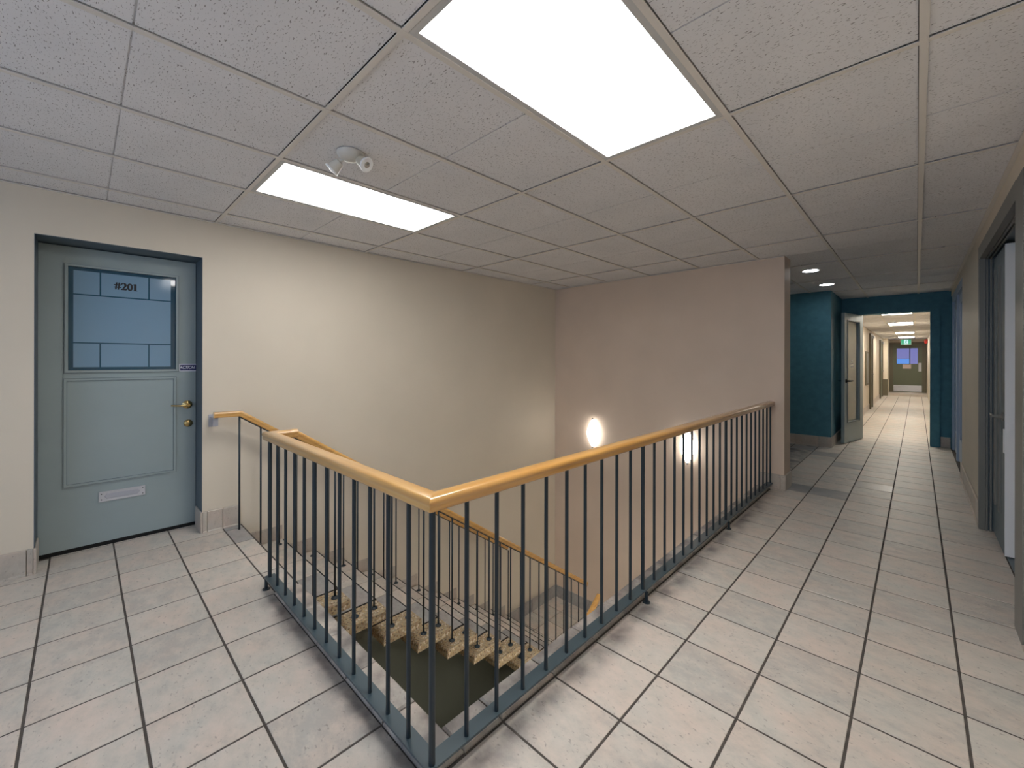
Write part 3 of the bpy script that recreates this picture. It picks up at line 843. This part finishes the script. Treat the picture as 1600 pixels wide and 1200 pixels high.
def frame4(name, y0, y1, z0, z1, t, x0, x1, material, parent=d1):
    m = MB(); a, b = y0 - 0.21, y1 - 0.21
    m.box(x0, x1, a, a + t, z0, z1); m.box(x0, x1, b - t, b, z0, z1); m.box(x0, x1, a + t, b - t, z0, z0 + t); m.box(x0, x1, a + t, b - t, z1 - t, z1)
    return m.build(name, material, parent)
frame4('window_moulding', gy0 - 0.016, gy1 + 0.012, gz0 - 0.016, gz1 + 0.014, 0.014, 0, 0.014, 'door')
frame4('panel_moulding', py0, py1, pz0, pz1, 0.013, 0, 0.012, 'door')
frame4('window_groove', gy0 - 0.020, gy1 + 0.016, gz0 - 0.020, gz1 + 0.018, 0.0035, 0, 0.0008, 'door_dark')
frame4('panel_groove', py0 - 0.0035, py1 + 0.0035, pz0 - 0.0035, pz1 + 0.0035, 0.0035, 0, 0.0008, 'door_dark')
frame4('panel_groove', py0 + 0.013, py1 - 0.013, pz0 + 0.013, pz1 - 0.013, 0.003, 0, 0.0008, 'door_dark')
pane = dbox('glass_pane', gy0, gy1, gz0, gz1, -0.022, -0.014, 'glass_dark')
iy0, iy1, iz0, iz1 = dy(-0.042), dy(0.467), dz(1.27), dz(1.926)
v1, v2, h1, h2 = dy(0.087), dy(0.342), dz(1.765), dz(1.436)
g = 0.0042
for (a, b, c, d) in ((iy0, v1 - g, h1 + g, iz1), (v1 + g, v2 - g, h1 + g, iz1), (v2 + g, iy1, h1 + g, iz1), (iy0, iy1, h2 + g, h1 - g),
                     (iy0, v1 - g, iz0, h2 - g), (v1 + g, v2 - g, iz0, h2 - g), (v2 + g, iy1, iz0, h2 - g)):
    dbox('frosted_panel', a, b, c, d, -0.0138, -0.0128, 'film', pane)
# black lettering #201 as bold roman figures (u right, v up)
def glyph_poly(polys):
    m = MB()
    for pl in polys:
        n = len(pl)
        m.add([(0, u, v) for u, v in pl], [tuple(range(n))])
    return m
def ribbon(pts):
    """pts: (u, v, half-width u) rows from top to bottom joined into quads"""
    out = []
    for a, b in zip(pts[:-1], pts[1:]):
        out.append([(a[0] - a[2], a[1]), (a[0] + a[2], a[1]), (b[0] + b[2], b[1]), (b[0] - b[2], b[1])])
    return out
def ring(cx, cy, ro_, rh, ri_, rih, n=24):
    out = []
    for i in range(n):
        t, s = 2 * math.pi * i / n, 2 * math.pi * (i + 1) / n
        out.append([(cx + ro_ * math.cos(t), cy + rh * math.sin(t)), (cx + ro_ * math.cos(s), cy + rh * math.sin(s)), (cx + ri_ * math.cos(s), cy + rih * math.sin(s)), (cx + ri_ * math.cos(t), cy + rih * math.sin(t))])
    return out
G = []
# '#'
for u in (0.16, 0.42): G.append([(u - 0.06, 0), (u + 0.02, 0), (u + 0.13, 1), (u + 0.05, 1)])
for vv_ in (0.28, 0.62): G.append([(0.0, vv_), (0.66, vv_), (0.66, vv_ + 0.10), (0.0, vv_ + 0.10)])
# '2'
two = []
arc = [(0.93 + 0.22 * math.cos(t) , 0.70 + 0.26 * math.sin(t)) for t in [math.radians(a) for a in range(170, -50, -20)]]
thick = [0.05, 0.05, 0.05, 0.05, 0.06, 0.08, 0.10, 0.11, 0.11, 0.10, 0.08]
two = [((p[0] - 0.0), p[1], th) for p, th in zip(arc, thick)]
two += [(0.98, 0.30, 0.06), (0.82, 0.10, 0.05)]
for a, b in zip(two[:-1], two[1:]):
    dx, dv = b[0] - a[0], b[1] - a[1]; ln = math.hypot(dx, dv) or 1; nx, nv = -dv / ln, dx / ln
    G.append([(a[0] + nx * a[2] * .8, a[1] + nv * a[2] * .8), (b[0] + nx * b[2] * .8, b[1] + nv * b[2] * .8), (b[0] - nx * b[2] * .8, b[1] - nv * b[2] * .8), (a[0] - nx * a[2] * .8, a[1] - nv * a[2] * .8)])
G.append([(0.70, 0.0), (1.22, 0.0), (1.26, 0.26), (1.20, 0.26), (1.16, 0.16), (0.72, 0.16)])
# '0'
G += ring(1.60, 0.49, 0.27, 0.51, 0.11, 0.43)
# '1'
G.append([(2.06, 0.04), (2.24, 0.04), (2.24, 0.98), (2.16, 0.98), (2.06, 0.90)])
G.append([(1.93, 0.80), (2.06, 0.84), (2.18, 0.98), (2.10, 0.98), (1.93, 0.88)])
G.append([(1.95, 0.0), (2.36, 0.0), (2.36, 0.06), (1.95, 0.06)])
S = 0.052
gm = MB()
for pl in G:
    n = len(pl)
    for du, dv in ((0, 0), (0.05, 0), (-0.05, 0), (0, 0.02), (0, -0.02)):
        gm.add([(0.0002 * (du + dv), (u + du) * S, (v + dv) * S * 0.98) for u, v in pl], [tuple(range(n))])
gm.build('door_number', 'ink', pane, (0.0054, dy(0.157) - 0.21 - pane.location.y, dz(1.820) - pane.location.z))
# sticker by the lock edge
st = dbox('sticker', dy(0.516), LY1 + 0.002, dz(1.233), dz(1.289), 0.0, 0.0012, 'sticker_white')
dbox('sticker_field', dy(0.522), LY1 + 0.0018, dz(1.240), dz(1.282), 0.0008, 0.0018, 'navy', st)
mtx = Matrix.Translation((0.0012, -0.004, (dz(1.289) - dz(1.233)) / 2)) @ Matrix(((0, 0, 1, 0), (1, 0, 0, 0), (0, 1, 0, 0), (0, 0, 0, 1)))
text_part('sticker_lettering', 'ACTION', 0.030, 'sticker_white', st, mtx, shear=0.25, offset=0.0006, sx=0.82)
# lever, deadbolt
ky, kz, by, bz = dy(0.566), dz(0.975), dy(0.572), dz(0.830)
lv = MB().lathe((0, 0, 0), (1, 0, 0), [(0.032, 0), (0.032, 0.006), (0.022, 0.012), (0.013, 0.016), (0.012, 0.045), (0.016, 0.050), (0.012, 0.056)], 20)
lv.cyl((0.046, 0, 0), (0.050, -0.045, -0.004), 0.0085, 0.0075, 10).cyl((0.050, -0.045, -0.004), (0.044, -0.105, 0.001), 0.0075, 0.006, 10)
lv.build('lever_handle', 'brass', d1, (0.0005, ky - 0.21, kz))
MB().lathe((0, 0, 0), (1, 0, 0), [(0.029, 0), (0.029, 0.006), (0.021, 0.014), (0.012, 0.016), (0.011, 0.020), (0.006, 0.021)], 20).build('deadbolt', 'brass', d1, (0.0005, by - 0.21, bz))
sy0, sy1, sz0, sz1 = dy(0.080), dy(0.322), dz(0.334), dz(0.402)
ms = MB(); a, b = -(sy1 - sy0) / 2, (sy1 - sy0) / 2; hh = sz1 - sz0
ms.box(0, 0.004, a, b, 0, hh)
ms.box(0.004, 0.008, a, b, hh - 0.007, hh); ms.box(0.004, 0.008, a, b, 0, 0.006); ms.box(0.004, 0.008, a, a + 0.006, 0.006, hh - 0.007); ms.box(0.004, 0.008, b - 0.006, b, 0.006, hh - 0.007)
slot = ms.build('mail_slot', 'alu', d1, (0.0003, (sy0 + sy1) / 2 - 0.21, sz0))
fp = MB(); oc = [(-0.095, hh / 2), (-0.082, hh / 2 + 0.018), (0.082, hh / 2 + 0.018), (0.095, hh / 2), (0.082, hh / 2 - 0.018), (-0.082, hh / 2 - 0.018)]
fp.add([(0.004, u, v) for u, v in oc] + [(0.0065, u * 0.97, hh / 2 + (v - hh / 2) * 0.85) for u, v in oc], [tuple(range(6, 12))] + [(i, (i + 1) % 6, 6 + (i + 1) % 6, 6 + i) for i in range(6)])
fp.build('slot_flap', 'bracket', slot)
for u in (a + 0.014, b - 0.014):
    for v_ in (0.014, hh - 0.016): MB().cyl((0.003, u, v_), (0.0055, u, v_), 0.0035, n=8).build('screw', 'black', slot)
box('threshold_gap', (XD - 0.04, XD - 0.003, LY0, LY1, 0.0, LZ0), 'black', d1, do)
fr = MB()
fr.box(XL - 0.29, XL - 0.001, D1Y0 - 0.001, D1Y0 + 0.003, 0, D1Z); fr.box(XL - 0.29, XL - 0.001, D1Y1 - 0.003, D1Y1 + 0.001, 0, D1Z); fr.box(XL - 0.29, XL - 0.001, D1Y0, D1Y1, D1Z - 0.004, D1Z + 0.001)
fr.build('door_frame', 'jamb_blue', d1, (-do[0], -do[1], 0))

# ------------------------------------------------------------------ door 2: double door unit in the right wall
d2 = empty('door_2', (XR, 4.2, 0), 'dark framed double door in the right wall with its near leaf opened inwards', 'door', kind='structure')
o2 = (XR, 4.2, 0)
fr = MB()
fr.bbox(XR - 0.022, XR + 0.012, 3.02, 3.23, 0, 2.225, 0.006); fr.box(XR - 0.022, XR + 0.012, 4.90, 4.972, 0, 2.225); fr.box(XR - 0.022, XR + 0.012, 3.23, 4.90, 2.125, 2.225)
fr.build('casing', 'trim_grey', d2, (-o2[0], -o2[1], 0))
fr = MB()
fr.box(XR + 0.012, XR + 0.16, 3.035, 3.22, 0, 2.21); fr.box(XR + 0.012, XR + 0.16, 4.91, 4.958, 0, 2.21); fr.box(XR + 0.012, XR + 0.16, 3.22, 4.91, 2.135, 2.21)
fr.build('jamb', 'door_dark', d2, (-o2[0], -o2[1], 0))
for x in (XR + 0.014, XR + 0.034):
    fr = MB(); fr.box(x, x + 0.010, 4.885, 4.91, 0, 2.135); fr.box(x, x + 0.010, 3.22, 4.885, 2.115, 2.135)
    fr.build('door_stop', 'trim_grey', d2, (-o2[0], -o2[1], 0))
LX0, LX1 = 0.428, 0.474
lf = box('leaf', (LX0, LX1, 4.312, 4.905, 0.012, 2.108), 'door_dark', d2, o2)
lo2 = (o2[0] + lf.location.x, o2[1] + lf.location.y, lf.location.z)
for yy in (4.50, 4.72): box('leaf_moulding', (LX0 - 0.010, LX0 + 0.001, yy, yy + 0.05, 0.25, 2.0), 'trim_grey', lf, lo2)
box('leaf_edge', (LX0 - 0.001, LX1 + 0.001, 4.302, 4.313, 0.012, 2.112), 'white_paint', lf, lo2)
MB().lathe((0, 0, 0), (0, -1, 0), [(0.019, 0), (0.019, 0.002), (0.014, 0.004), (0.004, 0.0045)], 16, ((1, 0, 0), 1.0, 1.6)).build('edge_latch', 'white_paint', lf, ((LX0 + LX1) / 2 - lo2[0], 4.303 - lo2[1], 0.865))
lv = MB().lathe((0, 0, 0), (-1, 0, 0), [(0.028, 0), (0.028, 0.006), (0.013, 0.012), (0.012, 0.05)], 16).cyl((-0.048, 0, 0), (-0.050, 0.11, 0.006), 0.009, 0.007, 10)
lv.build('lever_handle', 'trim_grey', lf, (LX0 - lo2[0], 4.37 - lo2[1], 0.93))
box('push_plate', (LX0 - 0.004, LX0, 4.33, 4.36, 0.70, 0.86), 'white_paint', lf, lo2)
box('sill', (0.440, XR + 0.16, 3.235, 4.905, -0.005, 0.004), 'door_dark', d2, o2)

# ------------------------------------------------------------------ door 3: glazed door standing open at the corridor mouth
ang = math.atan2(8.405 - 9.17, -0.868 + 0.70)
d3 = empty('door_3', (-0.70, 9.16, 0), 'grey glazed door with a tall narrow lite standing open at the corridor mouth', 'door', kind='structure', rz=ang)
LW = 0.785
m = MB()
lx0, lx1, lz0, lz1 = 0.16, 0.66, 0.34, 1.965
m.box(0, lx0, 0, 0.045, 0.012, 2.085); m.box(lx1, LW, 0, 0.045, 0.012, 2.085); m.box(lx0, lx1, 0, 0.045, 0.012, lz0); m.box(lx0, lx1, 0, 0.045, lz1, 2.085)
m.build('leaf', 'door', d3)
m = MB(); t = 0.014
for y0, y1 in ((0.045, 0.052), (-0.007, 0.0)):
    m.box(lx0 - t, lx0, y0, y1, lz0 - t, lz1 + t); m.box(lx1, lx1 + t, y0, y1, lz0 - t, lz1 + t); m.box(lx0, lx1, y0, y1, lz0 - t, lz0); m.box(lx0, lx1, y0, y1, lz1, lz1 + t)
m.build('lite_moulding', 'door_dark', d3)
pn = MB().box(lx0, lx1, 0.018, 0.026, lz0, lz1).build('glass_pane', 'glass', d3)
for k, wd in enumerate((0.07, 0.10, 0.09)): MB().box(0.42 - wd / 2, 0.42 + wd / 2, 0.0262, 0.0268, 1.31 - k * 0.045, 1.325 - k * 0.045).build('glass_print', 'sticker_white', pn)
for s, y in ((1, 0.045), (-1, 0.0)):
    lv = MB().lathe((0, 0, 0), (0, s, 0), [(0.030, 0), (0.030, 0.007), (0.014, 0.012), (0.012, 0.055)], 16).cyl((0, s * 0.052, 0), (-0.10, s * 0.055, 0), 0.0095, 0.008, 10)
    lv.build('lever_handle', 'black' if s > 0 else 'chrome', d3, (LW - 0.06, y, 1.0))
fr = MB()
fr.box(0.15, 0.255, YH - 0.05, YH + 0.21, 0, 2.16); fr.box(-0.735, -0.70, YH - 0.02, YH + 0.21, 0, 2.16); fr.box(-0.70, 0.15, YH - 0.02, YH + 0.21, 2.10, 2.16)
tag(fr.build('trim_1', 'teal'), 'dark teal frame lining the opening to the far corridor', 'door frame', kind='structure')

# ------------------------------------------------------------------ door 7: blue-grey glazed unit flush in the far right wall
d7 = empty('door_4', (XR, 8.1, 0), 'blue-grey glazed door unit seen edge-on at the far right before the teal wall', 'door', kind='structure')
o7 = (XR, 8.1, 0)
fr = MB()
for y0, y1 in ((7.03, 7.12), (8.02, 8.10), (8.98, 9.10)): fr.box(XR + 0.005, XR + 0.10, y0, y1, 0, 2.30)
fr.box(XR + 0.005, XR + 0.10, 7.12, 8.98, 2.2, 2.30)
fr.build('frame', 'pale_door', d7, (-o7[0], -o7[1], 0))
for y0, y1 in ((7.125, 8.015), (8.105, 8.975)):
    m = MB()
    m.box(XR + 0.03, XR + 0.07, y0, y0 + 0.12, 0.01, 2.195); m.box(XR + 0.03, XR + 0.07, y1 - 0.12, y1, 0.01, 2.195); m.box(XR + 0.03, XR + 0.07, y0 + 0.12, y1 - 0.12, 0.01, 0.30); m.box(XR + 0.03, XR + 0.07, y0 + 0.12, y1 - 0.12, 2.07, 2.195)
    lf = m.build('leaf', 'pale_door', d7, (-o7[0], -o7[1], 0))
    MB().box(XR + 0.046, XR + 0.054, y0 + 0.12, y1 - 0.12, 0.30, 2.07).build('glass_pane', 'film', lf)

# ------------------------------------------------------------------ far corridor fittings
def corridor_door(name, y0, y1, z1, label):
    r = empty(name, (XCL, (y0 + y1) / 2, 0), label, 'door', kind='structure')
    a, b = y0 - (y0 + y1) / 2, y1 - (y0 + y1) / 2
    m = MB(); t = 0.09
    m.box(0.0, 0.045, a, a + t, 0, z1); m.box(0.0, 0.045, b - t, b, 0, z1); m.box(0.0, 0.045, a + t, b - t, z1 - t, z1)
    m.build('casing', 'olive_frame', r)
    MB().box(0.0, 0.02, a + t, b - t, 0.01, z1 - t).build('leaf', 'olive_door', r)
    MB().lathe((0.02, b - t - 0.07, 0.95), (1, 0, 0), [(0.028, 0), (0.028, 0.006), (0.012, 0.010), (0.012, 0.04)], 12).cyl((0.06, b - t - 0.07, 0.95), (0.06, b - t - 0.18, 0.95), 0.012, n=8).build('lever_handle', 'chrome', r)
    MB().box(0.045, 0.09, (a + b) / 2 - 0.12, (a + b) / 2 + 0.2, z1 - 0.13, z1 - 0.06).build('door_closer', 'alu', r)
corridor_door('door_5', 14.95, 15.75, 2.08, 'nearer dark-framed door in the left wall of the far corridor')
corridor_door('door_6', 19.25, 20.6, 2.06, 'farther dark-framed door in the left wall of the far corridor')
r = empty('notice_board', (XCL, 14.05, 0.70), 'narrow brown framed board on the corridor wall before the first doorway', 'notice board')
MB().box(0, 0.03, -0.36, 0.36, 0, 0.86).build('frame', 'olive_frame', r)
MB().box(0.03, 0.033, -0.31, 0.31, 0.05, 0.81).build('panel', 'trim_grey', r)
tag(box('wall_return', (XCL, -0.80, 21.25, YE, -0.02, CZC), 'wall'), 'short cream wall return beside the olive exit door', 'wall', kind='structure')
box('wainscot', (XCL, -0.795, 21.235, 21.27, 0, 0.62), 'olive_frame', bpy.data.objects['wall_return'], bpy.data.objects['wall_return'].location)
tag(box('floor_step', (-0.86, XCR, 21.3, YE, 0.0, 0.085), 'base_tile'), 'low beige step in front of the olive exit door', 'step', kind='structure')

kE = 22.58 / 21.5
def ex(x): return x * kE
def ez(z): return CAM_H + (z - CAM_H) * kE
d6 = empty('door_7', (-0.26, YE, 0.085), 'olive green exit door with a two-pane window and steel kick plate at the corridor end', 'door', kind='structure')
o6 = (-0.26, YE, 0.085)
def ebox(name, x0, x1, z0, z1, y0, y1, m, parent=None): return box(name, (x0, x1, YE - y1, YE - y0, z0, z1), m, d6, o6)
ebox('frame', ex(-0.765), ex(-0.645), 0.086, ez(2.02), 0.0, 0.06, 'olive_frame')
ebox('frame', ex(0.14), ex(0.255), 0.086, ez(2.02), 0.0, 0.06, 'olive_frame')
ebox('frame', ex(-0.645), ex(0.14), ez(1.94), ez(2.02), 0.0, 0.06, 'olive_frame')
ebox('leaf', ex(-0.645), ex(0.14), 0.095, ez(1.94), 0.0, 0.035, 'olive_door')
wx0, wx1, wz0, wz1, wm = ex(-0.549), ex(0.024), ez(1.211), ez(1.792), ex(-0.19)
ebox('window_frame', wx0 - 0.02, wx1 + 0.02, wz0 - 0.02, wz1 + 0.02, 0.030, 0.040, 'olive_door')
ebox('window_pane', wx0, wm - 0.015, wz0 + 0.21, wz1, 0.036, 0.043, 'pane_day')
ebox('window_pane', wx0, wm - 0.015, wz0, wz0 + 0.20, 0.036, 0.043, 'pane_day2')
ebox('window_pane', wm + 0.015, wx1, wz0, wz1, 0.036, 0.043, 'pane_day')
ebox('mullion', wm - 0.015, wm + 0.015, wz0, wz1, 0.036, 0.050, 'jamb_blue')
ebox('kick_plate', ex(-0.642), ex(0.134), 0.12, ez(0.407), 0.035, 0.039, 'chrome')
ebox('push_plate', ex(0.044), ex(0.127), ez(0.931), ez(1.247), 0.035, 0.041, 'alu')
ebox('notice', ex(-0.386), ex(-0.157), ez(1.031), ez(1.188), 0.035, 0.037, 'paper')
r = empty('exit_sign', (ex(-0.279), YE - 1.1, 1.93), 'green illuminated running-man exit sign hanging before the olive door', 'sign')
MB().box(-0.142, 0.142, -0.03, 0.03, 0.0, 0.20).cyl((-0.08, 0, 0.20), (-0.08, 0, CZC - 1.93), 0.006, n=8).cyl((0.08, 0, 0.20), (0.08, 0, CZC - 1.93), 0.006, n=8).build('housing', 'plastic', r)
face = MB().box(-0.136, 0.136, -0.034, -0.03, 0.007, 0.193).build('sign_face', 'exit_green', r)
MB().box(-0.055, 0.055, -0.0365, -0.034, 0.02, 0.18).build('doorway_mark', 'exit_white', face)
fg = MB()
for (u0, v0, u1, v1_, hw_) in ((0.0, 0.135, -0.008, 0.088, 0.012), (-0.008, 0.09, 0.024, 0.055, 0.008), (0.024, 0.055, 0.022, 0.03, 0.007), (-0.008, 0.09, -0.026, 0.055, 0.008), (-0.026, 0.055, -0.046, 0.052, 0.007), (0.0, 0.13, 0.030, 0.112, 0.006), (0.0, 0.13, -0.030, 0.115, 0.006)):
    du, dv = u1 - u0, v1_ - v0; ln = math.hypot(du, dv); nx, nz = -dv / ln * hw_, du / ln * hw_
    q = [(u0 + nx, v0 + nz), (u1 + nx, v1_ + nz), (u1 - nx, v1_ - nz), (u0 - nx, v0 - nz)]
    fg.add([(u, -0.0368, v) for u, v in q] + [(u, -0.036, v) for u, v in q], [(0, 1, 2, 3), (4, 5, 6, 7), (0, 1, 5, 4), (1, 2, 6, 5), (2, 3, 7, 6), (3, 0, 4, 7)])
fg.cyl((0.008, -0.0368, 0.154), (0.008, -0.036, 0.154), 0.013, n=12)
fg.build('running_figure', 'exit_green', face)
r = empty('fire_bell', (XCR, YE - 1.3, 2.03), 'red fire bell high on the right corridor wall near the exit door', 'alarm')
MB().box(-0.03, 0, -0.05, 0.05, -0.06, 0.08).build('back_box', 'red', r)
MB().lathe((-0.03, 0, 0), (-1, 0, 0), [(0.085, 0), (0.085, 0.02), (0.075, 0.045), (0.045, 0.06), (0.01, 0.064)], 22).build('gong', 'red', r)
MB().box(-0.05, -0.03, -0.02, 0.02, 0.075, 0.12).build('strobe', 'white_paint', r)
